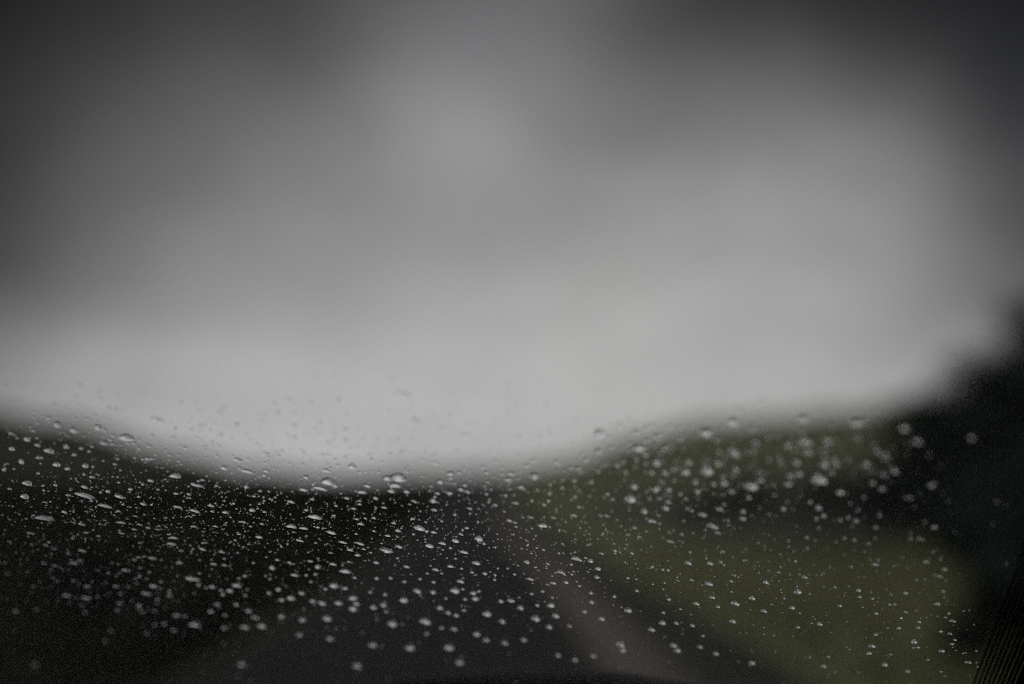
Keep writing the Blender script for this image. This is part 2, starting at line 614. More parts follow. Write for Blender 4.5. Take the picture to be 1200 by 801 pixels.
# dotted transition of the enamel: rows of tiny dots that grow towards the solid band
for sgn in (1, -1):
    vs, fs = [], []
    cols, pitch = 10, DOTB / 9.4
    z = Z0
    row = 0
    while z < Z1:
        for c in range(cols):
            ex = edge_x(z) + pitch * (c + .3)
            x = ex if sgn > 0 else 2 * XC - ex
            zc = z + (.5 * .00085 if c % 2 else 0)
            p = gpoint(x, zc, -.0006)
            n, u, v = gframe(x, zc)
            r = pitch * (.42 + .016 * c)
            k = len(vs)
            vs += [p + (u * math.cos(t) + v * math.sin(t)) * r for t in [6.2832 * q / 7 for q in range(7)]]
            fs.append(tuple(range(k, k + 7)))
        z += .00085
        row += 1
    d = cpart('edge_dots', mesh('edge_dots', vs, fs), M['frit'])
    tag(d, kind='stuff')


# added film that dims the upper sky seen through the pane: clear at its lower edge, deepest at the roof
tm = bpy.data.materials.new('added_dim_tint')
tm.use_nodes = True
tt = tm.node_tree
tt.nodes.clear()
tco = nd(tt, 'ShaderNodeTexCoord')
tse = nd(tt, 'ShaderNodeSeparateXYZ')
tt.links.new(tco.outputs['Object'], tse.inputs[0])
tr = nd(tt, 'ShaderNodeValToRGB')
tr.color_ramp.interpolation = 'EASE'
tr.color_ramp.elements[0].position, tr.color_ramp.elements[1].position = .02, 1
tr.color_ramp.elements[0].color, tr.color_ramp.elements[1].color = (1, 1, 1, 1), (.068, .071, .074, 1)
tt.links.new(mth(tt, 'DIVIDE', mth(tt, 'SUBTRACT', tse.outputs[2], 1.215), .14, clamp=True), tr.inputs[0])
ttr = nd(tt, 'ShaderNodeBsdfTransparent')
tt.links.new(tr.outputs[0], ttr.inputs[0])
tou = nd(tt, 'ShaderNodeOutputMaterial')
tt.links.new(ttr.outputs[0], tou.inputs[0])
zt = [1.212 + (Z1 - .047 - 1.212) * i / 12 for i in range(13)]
cpart('added_dim_strip', band('added_dim_strip', lambda z: 2 * XC - edge_x(z) - .005, lambda z: edge_x(z) + .005, zt, tm, inset=-.0004, n=50), tm)


def bevel_box(name, x0, x1, y0, y1, z0, z1, b=.01, seg=2):
    me = bpy.data.meshes.new(name)
    bm = bmesh.new()
    bmesh.ops.create_cube(bm, size=1)
    for v in bm.verts:
        v.co = Vector((x0 + (x1 - x0) * (v.co.x + .5), y0 + (y1 - y0) * (v.co.y + .5), z0 + (z1 - z0) * (v.co.z + .5)))
    bmesh.ops.bevel(bm, geom=bm.edges[:], offset=b, segments=seg, affect='EDGES', profile=.5)
    bm.to_mesh(me)
    bm.free()
    return me


def loft(name, rings, cap=True):
    """rings: equal-length lists of points"""
    n = len(rings[0])
    vs = [p for r in rings for p in r]
    fs = [(a * n + i, a * n + (i + 1) % n, (a + 1) * n + (i + 1) % n, (a + 1) * n + i) for a in range(len(rings) - 1) for i in range(n)]
    if cap:
        fs += [tuple(reversed(range(n))), tuple((len(rings) - 1) * n + i for i in range(n))]
    return mesh(name, vs, fs, True)


# pillars: padded trim that follows the glass edge on the inside
for sgn in (1, -1):
    rings = []
    for z in [Z0 - .03 + (Z1 + .03 - Z0) * i / 16 for i in range(17)]:
        ex = edge_x(z) + .026
        x = ex if sgn > 0 else 2 * XC - ex
        base = gpoint(x, z, -.004)
        n, u, v = gframe(x, z)
        r = []
        for q in range(12):
            t = 6.2832 * q / 12
            r.append(base + u * sgn * (.034 + .034 * math.cos(t)) - n * (.026 + .026 * math.sin(t)))
        rings.append(r)
    cpart('windscreen_pillar', loft('windscreen_pillar', rings), M['black'])

XL, XR = 2 * XC - edge_x(1.2) - .09, edge_x(1.2) + .09
# dashboard: a padded shelf that runs from the foot of the glass towards the seats
prof = [(.05, -.05), (.0, -.012), (-.04, -.006), (-.12, .0), (-.24, -.004), (-.34, -.03), (-.38, -.08), (-.39, -.30)]
vs, fs = [], []
ND = 48
for i in range(ND + 1):
    x = XL + (XR - XL) * i / ND
    y0 = gy(x, Z0, -.012)
    for dy, dz in prof:
        vs.append((x, y0 + dy, Z0 - .015 + dz))
m_ = len(prof)
for i in range(ND):
    for j in range(m_ - 1):
        a = i * m_ + j
        fs.append((a, a + 1, a + m_ + 1, a + m_))
cpart('dashboard', mesh('dashboard', vs, fs, True), M['black'])
# padded header that closes the joint between the head of the glass and the roof
rings = []
for i in range(41):
    x = XL - .02 + (XR - XL + .04) * i / 40
    c = Vector((x, gy(x, Z1 - .008, -.0), Z1 + .004))
    rings.append([c + Vector((0, .055 * math.cos(q * .5236) - .02, .022 * math.sin(q * .5236) + .008)) for q in range(12)])
cpart('header_trim', loft('header_trim', rings), M['lining'])
# roof lining, doors, floor and rear bulkhead close the cabin
ytop = gy(XC, Z1, 0)
vs, fs = [], []
for i in range(25):
    x = XL + (XR - XL) * i / 24
    yf = gy(x, Z1, -.01)
    for j in range(9):
        f = j / 8
        vs.append((x, yf + (-2.1 - yf) * f, Z1 + .005 + .035 * math.sin(math.pi * min(1, f * 1.2)) - .05 * ((x - XC) / (XR - XC)) ** 2))
for i in range(24):
    for j in range(8):
        a = i * 9 + j
        fs.append((a, a + 1, a + 10, a + 9))
cpart('headliner', mesh('headliner', vs, fs, True), M['lining'])
roof_vs = [(x, y, z + .03) for x, y, z in vs]
cpart('roof', mesh('roof', roof_vs, fs, True), M['paint'])
for sgn in (1, -1):
    xw = XR if sgn > 0 else XL
    a, b = sorted((xw, xw + sgn * .07))
    d = cpart('door', bevel_box('door', a, b, -1.4, .62, .28, 1.03, .02), M['black'])
    k = link('door_window', bevel_box('door_window', a + .03, a + .036, -1.35, .0, 1.035, 1.40, .002, 1), M['glass'], d)
    rings = [[Vector((xw + sgn * (.02 + .02 * math.cos(t)), y, 1.41 + .02 * math.sin(t))) for t in [q * .7854 for q in range(8)]] for y in (-2.1, -1.4, -.6, 0)]
    link('window_frame', loft('window_frame', rings), M['black'], d)
cpart('floor_pan', bevel_box('floor_pan', XL, XR, -2.1, .8, .24, .30, .01), M['lining'])
cpart('rear_panel', bevel_box('rear_panel', XL - .05, XR + .05, -2.16, -2.08, .25, 1.5, .01), M['lining'])
# bonnet and cowl outside
vs, fs = [], []
for i in range(33):
    x = XC + (i / 32 - .5) * 1.62
    for j in range(13):
        f = j / 12
        y0 = gy(min(XR, max(XL, x)), Z0 - .05, 0) + .02
        vs.append((x, y0 + (1.62 - y0) * f, 1.0 - .13 * f ** 1.6 - .08 * abs((x - XC) / .81) ** 4 - (.25 * max(0, f - .9) / .1)))
for i in range(32):
    for j in range(12):
        a = i * 13 + j
        fs.append((a, a + 1, a + 14, a + 13))
cpart('bonnet', mesh('bonnet', vs, fs, True), M['paint'])
vs, fs = [], []
for i in range(41):
    x = XL + (XR - XL) * i / 40
    for z, o_ in ((Z0 + .001, .007), (Z0 - .01, .014), (Z0 - .03, .02), (Z0 - .06, .02)):
        vs.append(gpoint(x, z, o_))
for i in range(40):
    for j in range(3):
        a = i * 4 + j
        fs.append((a, a + 1, a + 5, a + 4))
cpart('cowl_trim', mesh('cowl_trim', vs, fs, True), M['rubber'])

# wiper parked at the foot of the glass, only the hump of its middle clip reaches into view
wip = bpy.data.objects.new('wiper', None)
col.objects.link(wip)
wip.parent = car
wip.location = -car.location
wc = on_glass(650, 828)
pts = []
for i in range(41):
    s = (i / 40 - .5) * .52
    pts.append((wc.x + s, wc.z - .0045 - .30 * s * s))


def along(width, h0, h1, name, mat, rng=(0, 41), hump=None):
    rings = []
    for i in range(*rng):
        x, z = pts[i]
        n, u, v = gframe(x, z)
        c = gpoint(x, z, THICK)
        a, b = h0, h1
        w = width
        if hump:
            q = (i - rng[0]) / (rng[1] - 1 - rng[0])
            b = h0 + (h1 - h0) * math.sin(math.pi * min(.98, max(.02, q))) ** .6
        rings.append([c + v * (-w) + n * a, c + v * w + n * a, c + v * w * .8 + n * b, c - v * w * .8 + n * b])
    return link(name, loft(name, rings), mat, wip)


along(.0012, .0003, .007, 'wiper_blade', M['rubber'])
along(.0045, .007, .011, 'wiper_spine', M['rubber'])
along(.008, .0105, .021, 'wiper_clip', M['metal'], (14, 27), True)
rings = []
for i in range(13):
    f = i / 12
    p = gpoint(wc.x - .02 + f * .30 * 0 - .42 * f, wc.z - .004 - .03 * f, THICK + .018 + .012 * math.sin(math.pi * f))
    n, u, v = gframe(p.x, p.z)
    rings.append([p - v * .007, p + v * .007, p + v * .005 + n * .006, p - v * .005 + n * .006])
link('wiper_arm', loft('wiper_arm', rings), M['metal'], wip)
# Raindrops read off the windscreen: per patch of glass, x y w h (quarter pixels of a 1200 x 801 view)
PATCHES = {
(0, 440): """345 262 40 22,125 305 30 25,268 238 35 30,460 250 35 30,595 300 65 30,490 322 40 18,175 330 30 15,55 348 30 18,228 358 45 22,315 340 25 14,348 375 25 14,185 388 35 12,380 345 25 14,100 410 25 22,265 422 35 18,400 428 30 18,435 432 15 20,190 415 12 14,315 440 25 14,18 445 18 14,65 440 12 10,393 466 15 12,432 478 30 10,178 460 15 10,128 510 45 18,200 518 12 10,205 540 12 10,258 515 15 10,395 525 30 10,45 533 20 8,115 572 38 20,395 565 80 14,320 562 25 8,470 550 12 14,505 545 20 12,558 570 40 12,610 535 20 10,650 570 16 8,495 615 58 12,670 604 28 10,577 606 18 7,556 637 22 8,710 606 12 6,600 615 8 6,212 595 24 7,302 642 32 10,72 642 14 6,428 628 12 7,405 638 20 6,205 672 85 16,45 675 20 6,10 655 15 8,308 688 20 6,338 687 20 6,383 699 38 9,490 678 20 6,566 690 42 8,370 665 10 6,655 700 30 7,630 722 28 8,600 672 12 6,635 660 25 6,695 715 25 8,740 722 28 7,145 740 38 8,405 737 28 7,463 753 24 8,340 765 20 8,365 747 15 6,215 795 30 6,45 780 26 7,570 740 32 8,600 755 10 7,655 785 20 7,690 395 25 18,700 335 25 14,650 345 22 14,705 495 30 10,668 512 15 10,740 535 14 8,820 475 50 20,925 518 50 12,885 558 22 8,825 555 25 8,835 618 40 8,915 637 45 8,877 633 12 5,908 655 20 5,908 709 30 9,815 763 42 12,790 745 22 7,962 785 28 8,1050 437 35 18,1110 397 45 16,1160 452 55 12,1155 525 22 16,1015 518 20 8,988 612 28 8,995 638 20 6,1055 643 28 10,1010 600 10 8,1010 708 28 7,1045 720 18 6,1137 687 34 7,1182 634 30 12,1185 566 12 8,1120 744 24 7,1175 708 18 7,1005 735 12 5,955 732 20 6,1060 740 12 6,950 492 25 10,905 510 25 8,775 488 14 8,775 668 20 6,740 210 70 12,1030 175 40 12,640 620 12 6,520 640 10 5,860 590 12 5,1095 600 14 6,1080 665 12 5""",
(300, 440): """45 368 40 14,48 410 25 10,48 450 30 14,38 470 24 14,330 448 40 16,235 480 30 16,335 505 60 28,370 520 32 14,222 538 42 14,300 532 60 14,265 535 20 10,450 432 42 20,425 377 30 8,520 520 38 14,498 550 42 14,615 487 40 22,670 488 72 32,655 520 50 18,632 545 35 16,705 548 32 14,560 578 28 12,425 577 30 10,485 589 22 8,485 605 24 8,457 625 26 8,263 582 24 8,165 594 36 9,375 612 20 8,235 632 22 8,365 657 20 6,278 667 60 14,165 710 42 14,225 718 38 9,290 712 20 6,350 738 44 10,490 697 28 8,472 674 22 6,512 670 18 6,552 668 18 8,405 783 38 9,485 789 40 9,280 785 18 7,205 775 34 8,20 543 20 10,60 545 16 8,170 545 14 6,90 572 16 8,38 588 14 8,15 603 16 6,40 640 20 6,65 580 14 8,15 760 32 12,28 697 22 7,645 693 24 7,665 729 28 9,617 752 24 8,552 730 18 6,470 743 16 6,763 720 48 16,800 730 20 7,830 736 24 8,738 745 14 8,862 503 36 18,822 520 20 10,850 555 30 12,830 592 30 20,740 592 34 10,720 605 20 8,770 637 14 8,910 465 36 22,905 553 40 12,958 538 34 16,995 550 26 14,975 437 20 10,1060 432 25 16,1190 462 30 16,1180 492 36 18,1075 535 18 10,1080 558 24 12,1090 595 20 10,1120 610 28 12,1000 625 30 10,835 632 32 10,932 655 18 14,735 673 22 8,870 684 18 8,795 687 16 6,988 716 22 8,960 745 24 7,935 778 34 12,1043 770 42 14,872 788 32 10,800 797 16 6,1040 688 14 8,1162 638 20 8,1185 682 28 12,1070 612 12 8,1130 743 12 6,600 620 30 8,425 183 40 10,500 297 30 10,635 313 35 10,985 280 60 8,685 88 80 12,925 88 30 10,150 112 50 10,245 268 24 8,210 348 30 8,700 355 30 8,780 400 30 8,840 410 40 8,1180 60 50 10,545 335 34 8""",
(600, 440): """410 280 60 40,405 362 36 30,910 280 60 40,1035 225 60 30,105 480 44 30,345 400 30 14,210 408 36 16,310 440 36 14,490 425 40 20,405 452 26 16,520 410 30 16,595 350 70 30,715 350 36 30,680 290 40 20,580 270 40 20,678 418 50 36,828 415 40 34,655 462 32 22,720 464 36 22,754 446 26 18,815 460 48 26,915 458 60 36,965 420 40 30,1045 380 50 50,1025 360 40 30,970 362 30 20,1050 446 34 24,990 478 28 20,760 496 24 16,862 505 34 24,945 515 32 22,995 512 40 26,1120 530 70 36,1028 550 34 28,870 550 32 24,735 542 34 24,675 540 36 22,788 560 26 18,815 582 24 14,572 528 42 24,555 588 54 30,445 560 26 14,472 583 22 14,372 505 26 24,292 498 28 22,238 492 22 16,178 515 24 20,176 558 24 18,235 530 24 14,42 528 36 18,295 572 24 14,5 465 20 16,15 600 36 12,150 608 26 12,313 618 26 10,205 628 16 8,85 666 34 9,50 666 18 7,145 707 42 14,288 658 36 11,195 669 22 10,12 690 24 8,18 710 20 7,92 718 16 7,413 658 26 10,443 660 34 11,325 685 12 9,335 665 10 8,345 650 9 7,645 582 24 10,690 580 24 16,732 597 32 20,720 628 36 22,620 643 36 24,680 656 14 8,657 686 42 16,804 683 20 9,820 627 24 14,843 637 24 12,893 656 46 16,970 630 36 16,993 608 24 12,1083 643 30 20,1080 675 40 16,1012 682 22 10,938 712 64 20,962 740 34 12,1040 716 12 8,994 680 14 8,1110 578 30 22,1170 498 32 24,573 716 26 11,510 707 16 7,595 758 22 9,530 725 14 6,545 745 12 6,447 735 14 6,420 748 18 6,690 720 14 7,757 727 16 7,740 780 38 12,795 747 22 11,708 760 16 5,365 767 16 5,402 767 12 7,355 795 18 6,535 768 10 5,1155 786 18 8,72 797 14 6,470 740 12 5,338 748 10 6,362 743 10 6,350 770 8 6,95 400 30 12,120 540 20 12""",
(900, 440): """165 210 60 30,415 232 60 40,175 318 70 26,280 318 44 34,95 335 40 20,185 365 60 20,515 368 36 40,460 428 44 50,265 425 50 36,135 415 44 22,60 410 24 16,145 468 44 24,240 500 80 40,595 460 40 40,545 475 34 30,95 515 40 24,30 565 20 20,535 538 36 28,490 510 28 24,765 525 40 30,450 575 22 16,340 555 40 26,198 598 26 22,237 627 36 26,260 663 30 20,226 676 24 16,73 631 30 22,340 682 26 20,376 670 24 16,412 686 30 20,505 718 24 18,420 635 20 20,523 660 20 14,405 775 24 12,358 766 20 12,472 790 24 10,180 762 28 10,220 775 14 8,98 775 12 7,238 718 24 10,320 780 14 8,668 768 20 14,707 768 20 16,725 772 18 14,5 652 16 14,665 580 34 24,700 320 60 40,955 300 40 30,640 260 50 50,30 770 10 6,780 715 30 16""",
(0, 601): """215 152 36 9,263 170 10 5,655 140 20 6,625 156 14 7,385 178 40 9,320 180 10 4,75 187 10 5,107 188 8 5,215 200 12 6,95 218 14 6,128 217 12 5,650 208 30 8,680 203 20 6,715 213 44 9,755 221 16 6,625 217 16 6,207 238 28 7,378 224 32 8,345 238 42 12,255 247 30 8,283 255 12 6,660 257 20 7,585 270 36 12,508 283 22 9,555 240 14 8,850 178 28 9,948 171 38 9,805 147 45 9,842 235 34 11,1040 185 34 11,960 140 34 8,1000 242 36 13,1052 247 28 10,1075 250 14 8,1188 235 20 10,935 222 18 8,1115 188 16 8,1052 216 20 9,130 275 16 6,230 281 14 5,32 286 20 6,268 320 20 7,185 318 10 5,345 318 26 8,430 322 18 6,158 346 30 8,410 346 42 11,148 373 16 5,635 308 20 8,690 310 22 8,655 298 24 12,755 322 20 10,495 328 14 7,545 345 32 11,600 346 24 8,720 347 44 18,795 370 24 14,902 313 66 18,930 338 26 14,995 350 38 16,965 352 20 12,1110 345 50 20,1148 298 26 14,1120 308 20 12,1035 365 24 14,1045 385 28 16,1078 370 34 22,1150 388 26 12,935 285 20 12,1160 360 18 12,312 390 44 14,404 401 50 14,565 380 24 10,685 380 50 15,795 390 30 12,740 405 26 10,38 400 14 5,565 425 38 11,172 454 26 8,385 432 22 6,400 466 30 8,552 458 28 12,652 438 28 18,668 465 26 10,725 460 30 8,1020 430 36 12,1108 433 32 18,1164 463 36 18,1055 480 26 12,988 466 34 18,830 483 44 16,868 485 24 10,1190 493 30 20,915 530 60 22,1150 540 50 20,1050 543 34 20,815 552 34 16,770 522 30 14,520 553 30 9,494 600 34 9,690 565 24 12,725 525 20 10,165 712 40 12,1135 715 50 26""",
(300, 601): """478 143 28 9,440 175 30 10,612 180 62 18,668 160 34 10,505 170 22 7,537 187 20 7,475 200 28 12,350 188 24 8,245 185 16 8,120 160 16 8,280 145 24 8,663 213 18 8,813 158 42 13,872 145 32 10,911 166 16 9,875 173 12 6,976 186 38 9,1030 238 40 14,963 262 20 9,910 252 32 11,843 268 32 11,870 285 16 10,803 285 20 9,818 248 16 8,705 254 32 11,562 235 30 11,530 222 14 6,360 242 34 12,255 228 32 11,290 214 16 8,157 235 28 11,100 222 26 11,48 208 16 8,180 294 38 14,65 183 14 8,420 278 52 18,435 230 22 8,405 245 16 8,290 258 30 24,75 262 30 24,45 297 16 14,235 295 20 14,278 290 22 14,462 306 26 12,65 312 20 14,565 310 24 16,630 308 22 14,695 325 22 14,832 327 24 14,768 312 20 14,957 324 36 14,1012 280 22 10,1073 287 26 12,1120 292 18 9,1118 315 20 10,1180 262 14 10,935 215 14 8,895 212 12 7,1122 163 10 8,1092 163 8 6,1068 146 16 8,105 363 32 20,365 347 46 24,418 357 30 18,325 360 26 16,258 325 22 14,165 405 44 24,120 412 34 22,265 418 32 22,308 428 46 22,388 428 46 22,215 380 36 18,60 378 30 16,455 405 44 24,470 430 36 20,455 456 48 26,550 448 36 24,598 437 36 22,605 385 24 16,535 375 24 16,610 465 26 14,932 371 50 24,970 360 20 14,830 376 30 20,755 372 40 20,1018 380 32 18,1045 370 20 14,1028 407 36 20,980 407 26 14,890 403 20 14,1148 418 28 18,1190 415 28 20,862 450 36 20,900 472 34 18,938 484 34 20,975 460 24 18,1082 480 42 24,1155 515 34 24,793 516 62 28,870 542 30 18,800 570 30 18,1035 575 40 28,1080 600 40 20,118 490 38 22,218 507 42 24,332 502 52 26,5 497 24 20,30 537 50 26,205 575 40 20,345 595 44 26,545 625 50 26,720 640 54 32,905 640 56 32,475 725 56 32,955 708 50 30,1165 615 40 24,640 528 50 30,690 415 40 24,925 548 40 20""",
(600, 601): """72 156 20 9,147 174 18 7,90 190 10 7,300 218 50 13,368 228 24 11,70 234 26 12,167 240 20 7,110 255 16 7,28 247 14 6,45 168 10 6,12 290 16 12,85 312 34 11,228 281 38 12,280 290 14 8,190 330 32 10,165 336 24 6,253 328 26 11,316 344 18 9,402 264 30 11,397 303 28 11,278 243 14 8,220 190 12 7,418 191 26 6,482 180 20 9,561 191 22 9,353 152 16 7,296 185 10 8,530 232 10 7,580 238 8 6,658 254 14 10,707 267 14 7,732 270 14 9,543 306 14 7,583 312 10 8,586 367 18 12,660 335 10 6,715 328 10 6,775 302 8 5,652 158 12 7,835 187 12 8,825 238 34 13,928 240 26 12,978 232 20 10,994 245 14 8,993 184 14 9,963 170 10 7,968 157 10 6,1080 183 12 8,1035 209 12 7,1085 224 16 8,1152 232 10 8,1157 280 10 7,1045 295 12 8,840 315 20 6,922 335 40 12,1028 322 14 9,1028 370 10 5,1190 328 22 16,1127 403 26 11,1045 428 36 13,863 428 32 12,1035 512 30 14,938 398 24 10,1180 462 30 10,965 442 20 10,735 408 18 12,790 452 16 10,480 395 20 16,373 422 26 14,340 466 26 14,545 462 32 18,706 520 32 18,770 520 24 16,845 530 22 14,710 470 20 12,655 552 36 20,270 533 26 16,205 488 34 20,175 540 34 22,420 500 36 18,182 438 42 20,112 503 44 26,40 450 34 20,118 436 26 14,188 398 20 10,143 370 20 12,92 382 20 12,5 415 22 16,55 600 36 24,215 672 36 22,510 625 42 26,518 650 36 22,757 626 36 22,776 650 36 24,882 632 30 18,955 664 32 20,1125 708 34 22,895 580 20 14,295 695 34 24,380 675 40 20,370 378 20 12""",
(900, 601): """97 221 16 6,132 227 14 6,5 228 10 6,57 254 16 6,48 280 20 8,37 294 8 6,52 320 8 6,3 333 8 8,172 304 28 12,140 374 32 14,113 447 24 12,195 380 10 7,136 346 10 7,76 402 10 5,60 360 8 6,227 290 8 6,250 292 10 7,290 256 12 7,391 255 16 9,260 346 14 6,315 350 14 12,425 366 20 14,430 396 16 12,490 404 14 9,512 416 8 6,338 438 16 14,508 475 16 18,645 379 20 12,570 431 14 8,595 430 14 8,645 466 20 7,625 493 12 7,743 490 8 5,795 485 10 5,795 429 24 12,835 430 8 6,840 416 8 6,822 370 18 12,825 397 12 8,848 473 14 8,832 490 14 7,865 508 30 9,853 567 20 8,877 596 12 8,862 617 16 8,815 650 26 12,937 702 28 10,977 702 10 7,983 722 10 7,977 647 10 8,927 655 8 6,1015 717 8 6,945 765 8 6,243 525 22 18,140 538 18 12,205 518 10 8,488 628 32 16,475 660 24 14,548 715 26 18,283 676 20 12,262 722 26 18,315 748 12 8,505 575 16 20,685 608 26 18,705 632 16 10,575 665 13 10,500 245 36 14,478 220 12 10,515 224 18 10,740 233 28 14,755 220 12 10,828 268 26 14,808 220 16 12,805 300 30 12,780 292 12 10,773 184 16 12,792 175 10 10,735 312 12 10,630 211 14 10,653 258 10 8,915 460 8 6,942 456 10 8,965 525 8 8,655 745 24 14,810 745 16 10,613 542 16 10,705 540 16 10,562 540 8 8,710 513 14 10,750 690 14 10,810 558 14 12,830 766 14 8,185 168 18 10,98 160 14 8""",
}

# ------------------------------------------------------------------ rain on the glass
def drop_mesh(kind, seed, rings=7, segs=20, curve=None):
    """a sessile drop: wavy outline, domed top, flat foot; unit half-width"""
    rnd = random.Random(seed)
    ph = [rnd.uniform(0, 6.28) for _ in range(4)]
    am = [rnd.uniform(.0, .07), rnd.uniform(.02, .08), rnd.uniform(0, .05), rnd.uniform(0, .03)]
    bend = rnd.uniform(-.35, .35) if kind == 'long' else rnd.uniform(-.12, .12)
    if curve is not None:
        bend = curve
    taper = rnd.uniform(-.25, .25)
    vs = []

    def outline(t, f):
        r = 1 + sum(a * math.cos((k + 1) * t + p) for k, (a, p) in enumerate(zip(am, ph))) * f
        x, y = math.cos(t) * r * f, math.sin(t) * r * f
        y *= 1 + taper * x
        y += bend * (x * x - .3) * (1 if kind == 'long' else .5)
        return x, y
    for j in range(rings):
        f = math.cos(math.pi / 2 * j / rings)
        for i in range(segs):
            x, y = outline(6.28318 * i / segs, f)
            vs.append((x, y, (1 - f ** 2.1) ** .9))
    x, y = outline(0, 0)
    vs.append((x, y, 1.0))
    top = len(vs) - 1
    fs = []
    for j in range(rings - 1):
        for i in range(segs):
            a, b = j * segs + i, j * segs + (i + 1) % segs
            fs.append((a, b, b + segs, a + segs))
    a = (rings - 1) * segs
    fs += [(a + i, a + (i + 1) % segs, top) for i in range(segs)]
    k = len(vs)
    vs += [(vs[i][0], vs[i][1], 0) for i in range(segs)]
    fs.append(tuple(reversed(range(k, k + segs))))
    me = mesh('raindrop', vs, fs, True)
    me.polygons[len(me.polygons) - 1].use_smooth = False
    me.materials.append(M['water'])
    return me


ROUND = [drop_mesh('round', 10 + i) for i in range(8)]
LONG = [drop_mesh('long', 50 + i) for i in range(8)]
BENT = drop_mesh('long', 71, 9, 28, -1.0)
HOLLOW = drop_mesh('long', 72, 9, 28, .55)
GAP = 5e-5

drops = []
for (ox, oy), txt in PATCHES.items():
    for item in txt.split(','):
        a, b, w, h = (float(t) for t in item.split())
        px, py = ox + a / 4, oy + b / 4
        if any(abs(px - d[0]) < 2.2 and abs(py - d[1]) < 1.6 for d in drops):
            continue
        drops.append((px, py, w / 4, h / 4))


def defocus(p):
    d = depth_of(p)
    s = cam_data.dof.focus_distance
    f = FOCAL / 1000
    return abs(f * f / FSTOP * (1 / s - 1 / d)) / .036 * 1200     # disc width in view pixels


def plan(px, py, w, h):
    p = on_glass(px, py - h * .25)
    coc = defocus(p)
    sc = depth_of(p) / FPX
    wt = max(w - .5 * coc, .55 * w)
    ht = max(h - .5 * coc, .5 * h)
    W_ = wt * sc * 1.24
    if py > 735:
        wt, ht = wt * .85, ht * .8
    if px > 1035 and py < 610:
        wt, ht = wt * .5, ht * .5
    n, u, v = gframe(p.x, p.z)
    k = math.sqrt(1 - (v.dot((p - EYE).normalized())) ** 2)
    L_ = ht * sc * 1.28 / k
    L_ = min(max(L_, W_ * .31), W_ * 1.25)
    return p, W_, L_, coc


planned = [(plan(*d), d) for d in drops]
planned.sort(key=lambda t: -(t[0][1] * t[0][2]) * (1 if t[1][1] > 470 else .2))
NBIG = 300


def place_matrix(p, W_, L_, tilt, hfac):
    n, u, v = gframe(p.x, p.z)
    c, s = math.cos(tilt), math.sin(tilt)
    a = u * c - v * s
    b = n.cross(a)
    q = p + n * GAP
    hgt = min(W_, L_) * hfac
    m = Matrix(((a.x * W_ / 2, b.x * L_ / 2, n.x * hgt, q.x), (a.y * W_ / 2, b.y * L_ / 2, n.y * hgt, q.y), (a.z * W_ / 2, b.z * L_ / 2, n.z * hgt, q.z), (0, 0, 0, 1)))
    return m


def tilt_for(W_, L_):
    asp = W_ / L_
    return R(random.gauss(23, 8)) if asp > 1.4 else R(random.gauss(16, 16))


# --- names for the largest ones; every other drop is described from the nearest of them
MARKS = [
    (51, 608, 'long flat drop', 'longest flat streak-like raindrop, alone on the dark far left of the glass'),
    (468, 562, 'big pale drop', 'biggest pale raindrop, sitting where the cloud meets the dark road end'),
    (384, 566, 'dark-capped drop', 'large raindrop with a thick black cap, left of the biggest pale drop'),
    (453, 646, 'bent bright drop', 'bright bent raindrop shaped like a comma over the dark road'),
    (491, 620, 'bright lens drop', 'bright lens-shaped raindrop with two small ones trailing to its right'),
    (835, 618, 'slanting pair', 'bright slanting raindrop with a smaller one touching below, over dark bushes'),
    (739, 587, 'white bean drop', 'white bean-shaped raindrop over the foot of the green hill'),
    (829, 554, 'wide soft drop', 'wide soft white raindrop high over the green hillside'),
    (960, 565, 'blurred bar drop', 'long blurred bar-like raindrop slanting across the far green hillside'),
    (675, 655, 'flat verge drop', 'flat bright raindrop with a dark rim over the top of the muddy verge'),
    (225, 679, 'long soft drop', 'long soft bright raindrop over the dark lower left of the road'),
    (533, 693, 'fat white drop', 'fat white raindrop in the middle of the dark road'),
    (498, 730, 'soft oblong drop', 'soft oblong raindrop low over the middle of the road'),
    (480, 761, 'low round drop', 'low round blurred raindrop, left one of a pair near the foot of the glass'),
    (526, 761, 'low twin drop', 'low round blurred raindrop, right one of a pair near the foot of the glass'),
    (861, 708, 'dark-topped grass drop', 'raindrop with a dark top and bright foot over the brown edge of the grass'),
    (1161 - 139, 758, 'grass-foot drop', 'dark raindrop with a bright lower lip low over the bright grass'),
    (1134, 776, 'drop by the dots', 'small bright flat raindrop beside the dotted edge of the glass'),
    (1025, 662, 'upper grass drop', 'bright flat raindrop under two specks over the dark top of the grass'),
    (794, 763, 'ditch drop', 'soft pale raindrop, lower of two over the dark ditch'),
    (203, 630, 'left oval drop', 'bright oval raindrop over the dark left of the road'),
    (205, 559, 'hill-edge drop', 'bright raindrop with a dark lid on the blurred edge of the left hill'),
    (150, 515, 'high pale drop', 'pale blurred raindrop high on the left hill against the cloud'),
    (102, 581, 'thin streak drop', 'thin streak-like raindrop low on the black left hill'),
    (827, 511, 'ring drop', 'ring-like blurred raindrop on the skyline of the green hill'),
    (369, 607, 'pointed drop', 'bright pointed raindrop near the foot of the left hill'),
    (1107, 708, 'drop before the pillar', 'small bright raindrop over the shade in front of the windscreen pillar'),
    (91, 700, 'lower left drop', 'slanting bright raindrop, low on the black lower left'),
]
DIRS = ['right of', 'below and right of', 'below', 'below and left of', 'left of', 'above and left of', 'above', 'above and right of']
ORD = ['first', 'second', 'third', 'fourth', 'fifth', 'sixth', 'seventh', 'eighth', 'ninth', 'tenth', 'eleventh', 'twelfth', 'thirteenth', 'fourteenth', 'fifteenth', 'sixteenth', 'seventeenth', 'eighteenth', 'nineteenth', 'twentieth']

